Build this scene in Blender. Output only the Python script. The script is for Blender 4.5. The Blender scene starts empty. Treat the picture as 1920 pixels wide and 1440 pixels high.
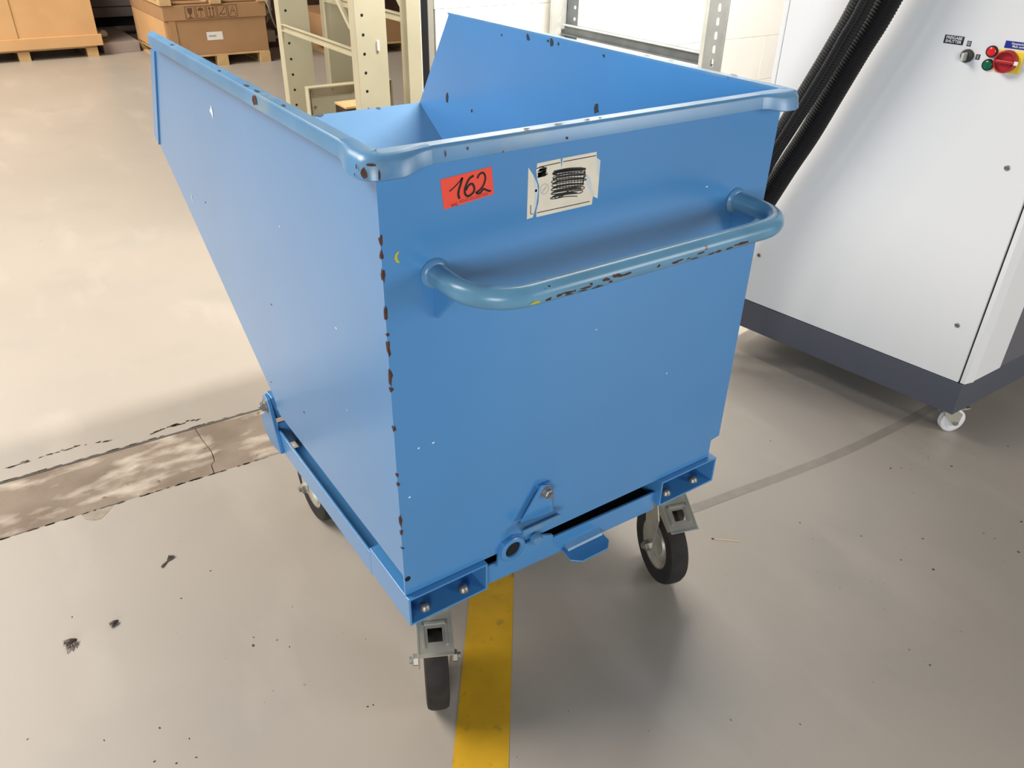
import bpy, bmesh, math, random
from mathutils import Vector, Matrix

random.seed(7)
S = bpy.context.scene
COL = S.collection

# ------------------------------------------------------------------ camera
cam_d = bpy.data.cameras.new('camera')
cam_d.sensor_width = 36.0
cam_d.lens = 1492.588 / 1920 * 36.0
cam_d.clip_start = 0.02
cam = bpy.data.objects.new('camera', cam_d)
COL.objects.link(cam)
Rr = ((0.82645724, -0.56268326, 0.01886753),
      (-0.28118127, -0.44156289, -0.85203246),
      (0.4877556, 0.6988632, -0.52314884))
cm = Matrix.Identity(4)
for i in range(3):
    cm[i][0] = Rr[0][i]; cm[i][1] = -Rr[1][i]; cm[i][2] = -Rr[2][i]
cm[0][3], cm[1][3], cm[2][3] = -0.4358, -0.9460, 1.4271
cam.matrix_world = cm
S.camera = cam

# ------------------------------------------------------------------ light
w = bpy.data.worlds.new('hall_light'); S.world = w; w.use_nodes = True
w.node_tree.nodes['Background'].inputs[0].default_value = (1.0, 0.985, 0.95, 1)
w.node_tree.nodes['Background'].inputs[1].default_value = 0.055

def area(name, loc, target, sx, sy, power, col=(1, 1, 1)):
    d = bpy.data.lights.new(name, 'AREA'); d.shape = 'RECTANGLE'
    d.size = sx; d.size_y = sy; d.energy = power; d.color = col
    o = bpy.data.objects.new(name, d); COL.objects.link(o)
    o.location = loc
    o.rotation_euler = (Vector(target) - Vector(loc)).to_track_quat('-Z', 'Y').to_euler()
    return o
area('overhead_light_hall', (-2.5, 2.7, 3.9), (-0.3, 0.7, 0.0), 2.6, 1.8, 272, (1.0, 0.92, 0.84))  # overhead hall lighting from the left, its source unseen
area('wall_fill_light', (2.0, 1.05, 3.0), (2.0, 2.45, 1.8), 1.6, 0.4, 190, (1.0, 0.96, 0.90))  # unseen fill added to brighten the white wall
area('window_light_back', (-3.0, -3.8, 1.7), (1.8, 0.4, 0.8), 2.0, 1.5, 145, (0.94, 0.97, 1.0))
area('window_light_right', (3.2, -3.4, 1.6), (2.0, 0.0, 0.8), 1.6, 1.4, 70, (1.0, 0.98, 0.96))
area('ceiling_light_hall', (-1.6, 6.2, 4.0), (0.8, 7.8, 0.0), 3.0, 2.0, 340, (1.0, 0.92, 0.81))

S.view_settings.view_transform = 'Standard'
S.view_settings.look = 'None'
S.view_settings.gamma = 1.0
S.view_settings.use_curve_mapping = False
S.view_settings.exposure = 0.0

# ------------------------------------------------------------------ materials
def mat(name, col, rough=0.5, metal=0.0, var=0.0, vscale=6.0, bump=0.0, bscale=60.0, spec=0.5, col2=None, detail=4.0, coat=0.0):
    m = bpy.data.materials.new(name); m.use_nodes = True
    nt = m.node_tree; b = nt.nodes['Principled BSDF']
    b.inputs['Base Color'].default_value = (*col, 1)
    b.inputs['Roughness'].default_value = rough
    b.inputs['Metallic'].default_value = metal
    b.inputs['Specular IOR Level'].default_value = spec
    b.inputs['Coat Weight'].default_value = coat
    tc = None
    if var or col2 or bump:
        tc = nt.nodes.new('ShaderNodeTexCoord')
    if var or col2:
        n = nt.nodes.new('ShaderNodeTexNoise'); n.inputs['Scale'].default_value = vscale
        n.inputs['Detail'].default_value = detail
        nt.links.new(tc.outputs['Object'], n.inputs['Vector'])
        r = nt.nodes.new('ShaderNodeValToRGB')
        c2 = col2 or tuple(max(0, c * (1 - var)) for c in col)
        c1 = col if col2 else tuple(min(1, c * (1 + var)) for c in col)
        r.color_ramp.elements[0].position = 0.35; r.color_ramp.elements[1].position = 0.65
        r.color_ramp.elements[0].color = (*c2, 1); r.color_ramp.elements[1].color = (*c1, 1)
        nt.links.new(n.outputs['Fac'], r.inputs['Fac'])
        nt.links.new(r.outputs['Color'], b.inputs['Base Color'])
    if bump:
        n2 = nt.nodes.new('ShaderNodeTexNoise'); n2.inputs['Scale'].default_value = bscale
        n2.inputs['Detail'].default_value = 3
        nt.links.new(tc.outputs['Object'], n2.inputs['Vector'])
        bp = nt.nodes.new('ShaderNodeBump'); bp.inputs['Strength'].default_value = bump
        bp.inputs['Distance'].default_value = 0.002
        nt.links.new(n2.outputs['Fac'], bp.inputs['Height'])
        nt.links.new(bp.outputs['Normal'], b.inputs['Normal'])
    return m

def layer(m, col, lo, hi, scale, detail=6.0, rough=None, stretch=(1, 1, 1), source='Object', seed=0.0):
    """lay a second colour over a material where a noise exceeds a threshold (dirt, chips, wear)"""
    nt = m.node_tree; b = nt.nodes['Principled BSDF']
    tc = nt.nodes.new('ShaderNodeTexCoord'); mp = nt.nodes.new('ShaderNodeMapping')
    mp.inputs['Scale'].default_value = stretch; mp.inputs['Location'].default_value = (seed, seed * 1.7, seed * .6)
    nt.links.new(tc.outputs[source], mp.inputs['Vector'])
    n = nt.nodes.new('ShaderNodeTexNoise'); n.inputs['Scale'].default_value = scale
    n.inputs['Detail'].default_value = detail
    nt.links.new(mp.outputs['Vector'], n.inputs['Vector'])
    mr = nt.nodes.new('ShaderNodeMapRange')
    mr.inputs['From Min'].default_value = lo; mr.inputs['From Max'].default_value = hi
    nt.links.new(n.outputs['Fac'], mr.inputs['Value'])
    mx = nt.nodes.new('ShaderNodeMix'); mx.data_type = 'RGBA'
    nt.links.new(mr.outputs['Result'], mx.inputs['Factor'])
    prev = b.inputs['Base Color']
    if prev.is_linked:
        nt.links.new(prev.links[0].from_socket, mx.inputs['A'])
    else:
        mx.inputs['A'].default_value = prev.default_value
    mx.inputs['B'].default_value = (*col, 1)
    nt.links.new(mx.outputs['Result'], b.inputs['Base Color'])
    return m

BLUE = (0.068, 0.262, 0.565)
M = {}
M['blue'] = mat('blue_paint', BLUE, 0.30, var=0.03, vscale=3.0, bump=0.03, bscale=25, coat=0.55)
M['blue'].node_tree.nodes['Principled BSDF'].inputs['Coat Roughness'].default_value = 0.22
M['blue'].node_tree.nodes['Principled BSDF'].inputs['Coat IOR'].default_value = 1.6
M['blue_inside'] = mat('scoured_shaded_blue', (0.078, 0.215, 0.40), 0.65, var=0.06, vscale=5)  # scoured inside; the darker tone also puts the chute's shade into the colour
M['blue_worn'] = mat('blue_paint_worn', (0.115, 0.285, 0.50), 0.30, var=0.08, vscale=12)
layer(M['blue_worn'], (0.22, 0.33, 0.40), 0.58, 0.72, 14, 5, stretch=(.5, .5, 1))
layer(M['blue_worn'], (0.10, 0.045, 0.025), 0.735, 0.75, 55, 4, seed=3.0)
M['blue_handle'] = mat('blue_paint_handle', (0.13, 0.31, 0.47), 0.28, var=0.08, vscale=15)
layer(M['blue_handle'], (0.10, 0.05, 0.03), 0.70, 0.72, 60, 4, stretch=(0.6, 1, 1), seed=1.3)
M['rust'] = mat('rust', (0.10, 0.035, 0.02), 0.8, col2=(0.05, 0.02, 0.015), vscale=80)
M['dark_chip'] = mat('bare_dark_steel', (0.03, 0.035, 0.045), 0.6)
M['white_mark'] = mat('white_scratch', (0.75, 0.82, 0.88), 0.5)
M['yellow_mark'] = mat('yellow_paint_mark', (0.55, 0.5, 0.03), 0.5)
M['zinc'] = mat('zinc_plated_steel', (0.60, 0.58, 0.50), 0.38, 0.75, var=0.10, vscale=20)
M['steel'] = mat('bolt_steel', (0.36, 0.34, 0.31), 0.45, 0.8)
M['rubber'] = mat('black_rubber', (0.020, 0.017, 0.015), 0.8, var=0.25, vscale=30, bump=0.2, bscale=90)
M['hub'] = mat('wheel_hub_steel', (0.56, 0.55, 0.48), 0.42, 0.6, var=0.15, vscale=30)
M['black'] = mat('black_void', (0.006, 0.006, 0.007), 0.9)
M['sticker'] = mat('red_orange_paper', (0.93, 0.085, 0.045), 0.6)
M['ink'] = mat('black_marker_ink', (0.008, 0.008, 0.01), 0.45)
M['paper'] = mat('yellowed_paper', (0.80, 0.74, 0.60), 0.65, var=0.04, vscale=30)
M['paper_torn'] = mat('torn_paper_fibre', (0.62, 0.68, 0.70), 0.8)
M['print'] = mat('dark_print', (0.035, 0.02, 0.025), 0.6)
M['print_grey'] = mat('grey_pencil', (0.42, 0.40, 0.36), 0.7)
M['dot'] = mat('blue_dot', (0.08, 0.14, 0.45), 0.5)
M['machine_white'] = mat('white_machine_paint', (0.80, 0.81, 0.81), 0.42, bump=0.05, bscale=200)
M['machine_dark'] = mat('dark_grey_machine_paint', (0.085, 0.093, 0.118), 0.45)
M['machine_front'] = mat('grey_machine_front', (0.13, 0.13, 0.145), 0.45)
M['nylon'] = mat('white_nylon', (0.82, 0.82, 0.83), 0.35)
M['plate_black'] = mat('black_label_plate', (0.006, 0.006, 0.006), 0.4)
M['plate_white'] = mat('white_lettering', (0.85, 0.85, 0.85), 0.5)
M['plate_grey'] = mat('dark_grey_number_tag', (0.05, 0.05, 0.05), 0.5)
M['plate_blue'] = mat('blue_label_plate', (0.015, 0.03, 0.25), 0.4)
M['plate_yellow'] = mat('yellow_switch_plate', (0.90, 0.66, 0.05), 0.4)
M['red_plastic'] = mat('red_switch_plastic', (0.42, 0.02, 0.02), 0.35)
M['red_lens'] = mat('red_indicator_lens', (0.75, 0.02, 0.02), 0.2)
M['green_lens'] = mat('green_indicator_lens', (0.005, 0.13, 0.05), 0.2)
M['hose'] = mat('black_corrugated_hose', (0.006, 0.006, 0.007), 0.55, spec=0.3)
M['galv'] = mat('galvanised_steel', (0.62, 0.62, 0.57), 0.45, 0.15, var=0.08, vscale=12)
M['galv_dark'] = mat('shaded_galvanised_steel', (0.20, 0.22, 0.23), 0.5, 0.5, var=0.12, vscale=12)  # darker copy of the galvanised steel, shade of the side faces put into colour
M['wall'] = mat('white_wall_paint', (0.90, 0.875, 0.81), 0.7, var=0.02, vscale=4, bump=0.15, bscale=120)
M['beige'] = mat('beige_rack_paint', (0.50, 0.46, 0.32), 0.45, var=0.04, vscale=6)
M['cardboard'] = mat('brown_cardboard', (0.42, 0.24, 0.115), 0.8, var=0.05, vscale=4)
M['cardboard_light'] = mat('light_cardboard', (0.62, 0.37, 0.17), 0.8, var=0.06, vscale=3)
M['wood'] = mat('pallet_wood', (0.62, 0.42, 0.20), 0.75, var=0.10, vscale=10)
M['wood_brown'] = mat('dark_brown_wood', (0.055, 0.025, 0.014), 0.6, var=0.2, vscale=8)
M['grey_sheet'] = mat('grey_painted_sheet', (0.20, 0.17, 0.15), 0.6, var=0.10, vscale=4)
M['concrete_grey'] = mat('grey_concrete', (0.30, 0.25, 0.22), 0.8, var=0.08, vscale=6)
M['film'] = mat('crumpled_plastic_film', (0.35, 0.32, 0.30), 0.25, var=0.6, vscale=25)
M['cable_white'] = mat('white_cable', (0.75, 0.70, 0.66), 0.5)
M['white_box'] = mat('white_carton', (0.62, 0.55, 0.50), 0.7)
M['label_white'] = mat('white_paper_label', (0.85, 0.82, 0.78), 0.6)
M['icon'] = mat('brown_printed_icon', (0.13, 0.065, 0.03), 0.8)
M['tape_yellow'] = mat('yellow_floor_paint', (0.60, 0.345, 0.012), 0.45, var=0.06, vscale=14)
layer(M['tape_yellow'], (0.30, 0.20, 0.03), 0.62, 0.75, 30, 5)
M['match_wood'] = mat('matchstick_wood', (0.72, 0.50, 0.32), 0.7)
M['fly'] = mat('fly_body', (0.05, 0.035, 0.025), 0.5, var=0.4, vscale=400)
M['fly_wing'] = mat('fly_wing', (0.24, 0.185, 0.14), 0.5)
M['fluff'] = mat('grey_brown_dust_tuft', (0.16, 0.125, 0.095), 0.9)
M['debris'] = mat('dark_debris', (0.10, 0.075, 0.055), 0.9, var=0.5, vscale=200)
M['jamb'] = mat('grey_door_frame', (0.33, 0.31, 0.27), 0.5)

# painted concrete floor
mf = mat('painted_concrete_floor', (0.400, 0.357, 0.305), 0.40, var=0.035, vscale=1.3, bump=0.06, bscale=14)
layer(mf, (0.36, 0.33, 0.285), 0.52, 0.75, 2.6, 7)
layer(mf, (0.45, 0.405, 0.35), 0.56, 0.74, 5.0, 8, stretch=(1, .35, 1), seed=2.0)
layer(mf, (0.27, 0.24, 0.20), 0.735, 0.76, 22, 4, seed=5.0)
M['floor'] = mf
mc = mat('worn_concrete_strip', (0.30, 0.24, 0.185), 0.9, col2=(0.22, 0.17, 0.125), vscale=7, bump=0.6, bscale=70, detail=7)
layer(mc, (0.58, 0.50, 0.41), 0.50, 0.72, 9.0, 14, stretch=(1.0, 2.0, 1), seed=4.2)
layer(mc, (0.16, 0.11, 0.08), 0.66, 0.72, 26, 6, seed=1.1)
M['strip'] = mc
M['crack'] = mat('crack_dark', (0.05, 0.035, 0.025), 0.95)
M['patch'] = mat('bare_screed_patch', (0.34, 0.29, 0.23), 0.85, var=0.1, vscale=40)
M['stain'] = mat('dried_water_stain', (0.30, 0.27, 0.228), 0.36, var=0.06, vscale=20)

# ------------------------------------------------------------------ mesh helpers
class MB:
    def __init__(s): s.v = []; s.f = []
    def add(s, vs, fs):
        o = len(s.v); s.v += [tuple(v) for v in vs]; s.f += [tuple(i + o for i in f) for f in fs]; return s
    def box(s, x0, x1, y0, y1, z0, z1):
        return s.add([(x0,y0,z0),(x1,y0,z0),(x1,y1,z0),(x0,y1,z0),(x0,y0,z1),(x1,y0,z1),(x1,y1,z1),(x0,y1,z1)],
                     [(0,3,2,1),(4,5,6,7),(0,1,5,4),(1,2,6,5),(2,3,7,6),(3,0,4,7)])
    def prism(s, poly, a0, a1, axis):
        """poly of 2-D points extruded from a0 to a1 along axis (0: poly=(y,z), 1: (x,z), 2: (x,y))"""
        def P(p, a): return (a, p[0], p[1]) if axis == 0 else ((p[0], a, p[1]) if axis == 1 else (p[0], p[1], a))
        n = len(poly)
        return s.add([P(p, a0) for p in poly] + [P(p, a1) for p in poly],
                     [tuple(range(n)), tuple(range(2*n-1, n-1, -1))] + [(i, (i+1) % n, n+(i+1) % n, n+i) for i in range(n)])
    def face(s, pts): return s.add(pts, [tuple(range(len(pts)))])
    def sweep(s, path, rad, seg=12, cap=True):
        path = [Vector(p) for p in path]; n = len(path)
        rads = rad if isinstance(rad, (list, tuple)) else [rad] * n
        t0 = (path[1] - path[0]).normalized()
        up = Vector((0, 0, 1)) if abs(t0.z) < .9 else Vector((1, 0, 0))
        a = t0.cross(up).normalized(); vs = []
        for i, p in enumerate(path):
            t = (path[min(i+1, n-1)] - path[max(i-1, 0)]).normalized()
            a = (a - t * a.dot(t)).normalized(); b = t.cross(a)
            for k in range(seg):
                th = 2 * math.pi * k / seg
                vs.append(p + (a * math.cos(th) + b * math.sin(th)) * rads[i])
        fs = [(i*seg+k, i*seg+(k+1) % seg, (i+1)*seg+(k+1) % seg, (i+1)*seg+k) for i in range(n-1) for k in range(seg)]
        if cap: fs += [tuple(range(seg-1, -1, -1)), tuple((n-1)*seg+k for k in range(seg))]
        return s.add(vs, fs)
    def lathe(s, prof, origin, axis, seg=28, cap=True):
        """prof: (radius, height along axis)"""
        ax = Vector(axis).normalized(); o = Vector(origin)
        up = Vector((0, 0, 1)) if abs(ax.z) < .9 else Vector((1, 0, 0))
        a = ax.cross(up).normalized(); b = ax.cross(a); vs = []
        for r, h in prof:
            for k in range(seg):
                th = 2 * math.pi * k / seg
                vs.append(o + ax * h + (a * math.cos(th) + b * math.sin(th)) * r)
        n = len(prof)
        fs = [(i*seg+k, i*seg+(k+1) % seg, (i+1)*seg+(k+1) % seg, (i+1)*seg+k) for i in range(n-1) for k in range(seg)]
        if cap: fs += [tuple(range(seg-1, -1, -1)), tuple((n-1)*seg+k for k in range(seg))]
        return s.add(vs, fs)
    def xf(s, mtx): s.v = [tuple(mtx @ Vector(v)) for v in s.v]; return s
    def mesh(s, name, m, smooth=None):
        me = bpy.data.meshes.new(name); me.from_pydata(s.v, [], s.f); me.validate()
        bm = bmesh.new(); bm.from_mesh(me); bmesh.ops.recalc_face_normals(bm, faces=bm.faces); bm.to_mesh(me); bm.free()
        me.materials.append(m)
        if smooth:
            me.shade_smooth(); me.set_sharp_from_angle(angle=math.radians(smooth))
        return me
    def build(s, name, m, parent=None, smooth=None, bevel=0, kind=None, label=None, loc=None, seg=2):
        o = bpy.data.objects.new(name, s.mesh(name, M[m] if isinstance(m, str) else m, smooth)); COL.objects.link(o)
        if parent: o.parent = parent
        if loc: o.location = loc
        if bevel:
            b = o.modifiers.new('bevel', 'BEVEL'); b.width = bevel; b.segments = seg; b.limit_method = 'ANGLE'; b.angle_limit = math.radians(35)
            b.harden_normals = False
        if kind: o['kind'] = kind
        if label: o['label'] = label
        return o

def tag(o, label, cat, group=None):
    o['label'] = label; o['category'] = cat
    if group: o['group'] = group
    return o
def thing(name, label, cat, loc=(0, 0, 0), rz=0.0, group=None):
    o = bpy.data.objects.new(name, None); COL.objects.link(o); o.empty_display_size = 0.1
    o.location = loc; o.rotation_euler = (0, 0, rz)
    return tag(o, label, cat, group)
def copy_child(o, parent, loc=None, rot=None):
    c = o.copy(); COL.objects.link(c); c.parent = parent
    if loc is not None: c.location = loc
    if rot is not None: c.rotation_euler = rot
    return c
def copy_tree(o, parent=None):
    c = o.copy(); COL.objects.link(c); c.parent = parent
    for ch in o.children: copy_tree(ch, c)
    return c
def stroke(mb, pts, width, place, taper=False):
    """flat ribbon along a 2-D polyline; place maps (u, v) to a 3-D point"""
    P = [Vector((p[0], p[1])) for p in pts]; n = len(P); L = []; Rr_ = []
    for i in range(n):
        t = (P[min(i+1, n-1)] - P[max(i-1, 0)])
        if t.length < 1e-9: t = Vector((1, 0))
        t.normalize(); q = Vector((-t.y, t.x)); wd = width * (0.5 if not taper else 0.28 + 0.34 * math.sin(math.pi * (i + .5) / n))
        L.append(P[i] + q * wd); Rr_.append(P[i] - q * wd)
    vs = [place(p.x, p.y) for p in L] + [place(p.x, p.y) for p in Rr_]
    return mb.add(vs, [(i, i+1, n+i+1, n+i) for i in range(n-1)])
def smooth_poly(pts, k=4):
    """Catmull-Rom refinement of a 2-D or 3-D polyline"""
    P = [Vector(p) for p in pts]; out = []
    for i in range(len(P)-1):
        p0 = P[max(i-1, 0)]; p1 = P[i]; p2 = P[i+1]; p3 = P[min(i+2, len(P)-1)]
        for j in range(k):
            t = j / k
            out.append(0.5 * ((2*p1) + (p2-p0)*t + (2*p0-5*p1+4*p2-p3)*t*t + (3*p1-p0-3*p2+p3)*t*t*t))
    out.append(P[-1]); return out
def blob(mb, place, cu, cv, ru, rv, n=7, rough=0.35):
    """irregular flat chip"""
    pts = []
    for k in range(n):
        th = 2*math.pi*k/n; r = 1 + random.uniform(-rough, rough)
        pts.append(place(cu + ru*r*math.cos(th), cv + rv*r*math.sin(th)))
    return mb.face(pts)
def text(name, body, size, m, parent, mtx, align='CENTER', bold=0.0):
    c = bpy.data.curves.new(name, 'FONT'); c.body = body; c.size = size; c.align_x = align; c.align_y = 'CENTER'; c.offset = bold
    c.space_line = 0.9
    t = bpy.data.objects.new(name, c); COL.objects.link(t)
    bpy.context.view_layer.update()
    me = bpy.data.meshes.new_from_object(t.evaluated_get(bpy.context.evaluated_depsgraph_get()))
    bpy.data.objects.remove(t); bpy.data.curves.remove(c)
    me.transform(mtx); me.materials.clear(); me.materials.append(M[m]); me.name = name
    o = bpy.data.objects.new(name, me); COL.objects.link(o); o.parent = parent
    return o

# ================================================================== SETTING
def st(o): o['kind'] = 'structure'; return o
ytop = lambda x: 1.277 - 0.030 * x
ybot = lambda x: 1.010 - 0.040 * x
XL, XR = -7.0, 8.0
fl = MB()
fl.prism([(XL, -6), (XR, -6), (XR, ybot(XR)), (XL, ybot(XL))], -0.12, 0.0, 2)
fl.prism([(XL, ytop(XL)), (XR, ytop(XR)), (XR, 12), (XL, 12)], -0.12, 0.0, 2)
floor = st(fl.build('floor', 'floor'))
# worn concrete channel strip let into the floor, split at the crack
crk = [(-0.082, 1.289), (-0.081, 1.207), (-0.075, 1.128), (-0.081, 1.079), (-0.095, 1.063), (-0.100, 1.014)]
crk = [(x, y) for x, y in crk]; crk[0] = (-0.082, ytop(-.082) - .004); crk[-1] = (-0.10, ybot(-.10) + .004)
zs = -0.004
def slab(poly): return MB().prism(poly, -0.12, zs, 2)
e = 0.0028
slab([(XL, ybot(XL)+e), *[(x-.0012, y) for x, y in reversed(crk)], (XL, ytop(XL)-e)]).build('concrete_slab', 'strip', floor)
slab([(XR, ybot(XR)+e), (XR, ytop(XR)-e), *[(x+.0012, y) for x, y in crk]]).build('concrete_slab', 'strip', floor)
MB().prism([(XL, ybot(XL)), (XR, ybot(XR)), (XR, ytop(XR)), (XL, ytop(XL))], -0.14, -0.022, 2).build('joint_bed', 'crack', floor)
# flaked paint edge and gouges beside the strip
pm = MB()
pm.face([(-0.447, ybot(-.447)-.001, .0006), (-0.442, 1.001, .0006), (-0.425, .985, .0006), (-0.407, 0.98, .0006), (-0.386, 1.0, .0006), (-0.367, ybot(-.367)-.001, .0006)])
pm.build('flaked_paint_patch', 'patch', floor)
gm = MB(); fz = lambda u, v: (u, v, .0007)
random.seed(11)
for seg_ in ([(-0.543,1.362),(-0.508,1.366),(-0.438,1.364),(-0.373,1.361),(-0.326,1.340)], [(-0.2,1.316),(-0.142,1.324),(-0.119,1.323),(-0.063,1.319)], [(-.62,1.372),(-.56,1.355)]):
    sp_ = smooth_poly([(*p, 0) for p in seg_], 5)
    for p in sp_:
        if random.random() < .8: blob(gm, fz, p.x + random.uniform(-.006,.006), p.y + random.uniform(-.006,.004), random.uniform(.004,.014), random.uniform(.0015,.004), 7, .5)
for i in range(90):
    x = random.uniform(-.65, .06); top = random.random() < .5
    y = (ytop(x) + .001) if top else (ybot(x) - .001)
    blob(gm, fz, x, y, random.uniform(.004,.016), random.uniform(.001,.003), 6, .5)
gm.build('edge_gouges', 'crack', floor, kind='stuff')
# faint long stain running from the cart to the machine
sm = MB(); pts = smooth_poly([(0.90,.160,0),(0.965,.149,0),(1.15,.128,0),(1.341,.106,0),(1.568,.088,0),(1.83,.083,0),(2.0,.085,0)], 8)
stroke(sm, [(p.x, p.y) for p in pts], 0.030, lambda u, v: (u, v, .0005))
sm.build('water_stain', 'stain', floor)

# white painted block wall beside the opening
wall = MB(); wall.box(1.475, 7.0, 2.462, 2.70, 0, 3.2)
wl = st(wall.build('wall_right', 'wall'))
bl_w, bl_h, j = 0.50, 0.25, 0.0014
blk = {}
row = 0; z = -0.01
while z < 3.19:
    x = 1.468 - (0.247 if row % 2 == 0 else 0.497) + 0.001
    z1 = min(z + bl_h, 3.2); z0 = max(z, 0.0)
    while x < 5.6:
        a, b2 = max(x, 1.468), x + bl_w
        if b2 - a > .03:
            k = (round(b2-a, 3), round(z1-z0, 3))
            if k not in blk:
                blk[k] = MB().box(0, k[0]-j, 0, .0165, 0, k[1]-j).mesh('block', M['wall'])
            o = bpy.data.objects.new('block', blk[k]); COL.objects.link(o); o.parent = wl
            o.location = (a, 2.4470, z0)
            bv = o.modifiers.new('bevel', 'BEVEL'); bv.width = .0012; bv.segments = 1
        x += bl_w
    z += bl_h; row += 1
# door frame on the end of that wall
d1 = st(MB().box(1.437, 1.467, 2.452, 2.62, 0, 2.6).build('trim_1', 'jamb', bevel=.003))
MB().box(1.402, 1.436, 2.456, 2.60, 0, 2.6).build('rubber_seal', 'black', d1)
MB().box(1.386, 1.401, 2.450, 2.472, 0, 2.6).build('frame_edge', 'wall', d1, bevel=.002)
# far wall of the hall
wb = st(MB().box(-7, 8, 10.6, 10.8, 0, 4.5).build('wall_back', 'concrete_grey'))

# ================================================================== TIPPING CART
cart = thing('tipping_cart', 'blue steel tipping skip cart on castors with push handle and chute', 'cart')
W = 0.80; ZT = 1.143; TH = 0.004
side_poly = [(0, .350), (0, ZT), (1.166, ZT), (1.361, .866), (.651, .432), (.615, .386), (.055, .384), (.03, .350)]
for x0, nm in ((0, 'l'), (W - TH, 'r')):
    poly = [(TH, .390), (TH, ZT), (1.166, ZT), (1.361, .866), (.651, .432), (.618, .390)]
    MB().prism(poly, x0, x0 + TH, 0).build('side_panel', 'blue', cart)
# back panel with the lower lip and a small step at the right corner
bp_poly = [(0.0, .343), (.775, .343), (.775, .388), (W, .392), (W, ZT), (0, ZT)]
back = MB().prism(bp_poly, 0, TH, 1).build('back_panel', 'blue', cart)
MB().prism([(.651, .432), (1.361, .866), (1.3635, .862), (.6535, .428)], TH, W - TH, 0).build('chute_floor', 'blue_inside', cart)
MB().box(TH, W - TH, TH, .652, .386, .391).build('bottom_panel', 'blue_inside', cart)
MB().prism([(.612, .386), (.651, .432), (.655, .430), (.618, .386)], TH, W - TH, 0).build('bottom_bend', 'blue', cart)
# folded strip along the front edge of the side sheets
d_ = Vector((1.361 - 1.166, .866 - ZT)).normalized(); n_ = Vector((-d_.y * -1, 0))
for x0, x1 in ((-.0035, 0), (W, W + .0035)):
    a = Vector((1.166, ZT)); b = Vector((1.361, .866))
    back_dir = Vector((-.86, -.51)) * .036
    p = [a + d_*.05, b, b + back_dir, a + d_*.05 + Vector((-.036, 0))]
    MB().prism([tuple(q) for q in p], x0, x1, 0).build('front_edge_strip', 'blue', cart)

# rolled rim: section (outward offset, z) swept round the open top
sec = [(-.0046, ZT-.001), (-.0044, ZT+.0012), (.0135, ZT+.001), (.0160, ZT-.001), (.0170, ZT-.004), (.0185, ZT-.0225), (.0160, ZT-.0235), (.0, ZT-.020)]
def rim_run(p0, p1, nrm, sec_, name, m='blue_worn', end_cut=0.0):
    mb = MB(); n = len(sec_); p0 = Vector(p0); p1 = Vector(p1); nr = Vector(nrm); t = (p1-p0).normalized()
    vs = []
    for q, c in ((p0, 0), (p1, end_cut)):
        for o_, z_ in sec_:
            vs.append((*(q + nr * o_ + t * (c * (1 - o_ / .0185))), z_))
    mb.add(vs, [(i, (i+1) % n, n+(i+1) % n, n+i) for i in range(n)] + [tuple(range(n)), tuple(range(2*n-1, n-1, -1))])
    return mb.build(name, m, cart, smooth=35)
rim_run((.03, 0), (W-.03, 0), (0, -1), sec, 'rim')
rim_run((0, .03), (0, 1.125), (-1, 0), sec, 'rim', end_cut=.04)
rim_run((W, .03), (W, 1.125), (1, 0), sec, 'rim', end_cut=.04)
def rim_corner(cx, sx):
    mb = MB(); n = None; rings = []
    def S2(k):  # bulged section
        g = k
        return [(-.0048, ZT-.001), (-.0046, ZT+.0014), (.0137 + .001*g, ZT+.0012), (.0163 + .006*g, ZT-.001), (.0174 + .010*g, ZT-.005 - .004*g), (.0189 + .012*g, ZT-.0227 - .006*g), (.0163 + .012*g, ZT-.0238 - .007*g), (0, ZT-.0203 - .003*g)]
    st_ = []
    r = .003
    ease = [(.075, 0.0), (.066, .06), (.057, .22), (.048, .48), (.039, .74), (.030, .93), (.022, 1.0)]
    for d0, g in ease: st_.append((Vector((cx - sx*d0, 0)), Vector((0, -1)), g))
    for k in range(0, 7):
        th = math.pi/2 * k/6
        st_.append((Vector((cx - sx*r*(1-math.sin(th)*.6), r*(1-math.cos(th))*.6)), Vector((sx*math.sin(th), -math.cos(th))), 1))
    for d0, g in reversed(ease): st_.append((Vector((cx, d0)), Vector((sx, 0)), g))
    vs = []
    for p, nr, g in st_:
        for o_, z_ in S2(g): vs.append((p.x + nr.x*o_, p.y + nr.y*o_, z_))
    n = 8; m = len(st_)
    mb.add(vs, [(i*n+k, i*n+(k+1) % n, (i+1)*n+(k+1) % n, (i+1)*n+k) for i in range(m-1) for k in range(n)] + [tuple(range(n)), tuple((m-1)*n+k for k in range(n-1, -1, -1))])
    return mb.build('rim_corner', 'blue_worn', cart, smooth=45)
rim_corner(0, -1); rim_corner(W, 1)

# push handle
hz, hy, hr = .955, -.132, .017
path = [(.083, .002, hz)]
R_ = .075
path.append((.083, hy + R_, hz))
for k in range(1, 9):
    th = math.pi/2*k/8; path.append((.083 + R_*(1-math.cos(th)), hy + R_ - R_*math.sin(th), hz))
for x in (.25, .4, .55): path.append((x, hy, hz))
for k in range(0, 9):
    th = math.pi/2*k/8; path.append((.717 - R_ + R_*math.sin(th), hy + R_ - R_*math.cos(th), hz))
path.append((.717, .002, hz))
handle = MB().sweep(path, hr, 20).build('push_handle', 'blue_handle', cart, smooth=60)
random.seed(5)
hc = MB()
def on_tube(x, th): return (x, hy - hr*1.012*math.cos(th), hz - hr*1.012*math.sin(th))
for i in range(32):
    x = random.choice([random.uniform(.17,.33), random.uniform(.17, .64)]); th = random.gauss(.30, .17)
    L = random.uniform(.002, .011)
    blob(hc, on_tube, x, th, L, random.uniform(.06,.2), 7, .5)
hc.build('bare_metal_chips', 'rust', handle, kind='stuff')
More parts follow.
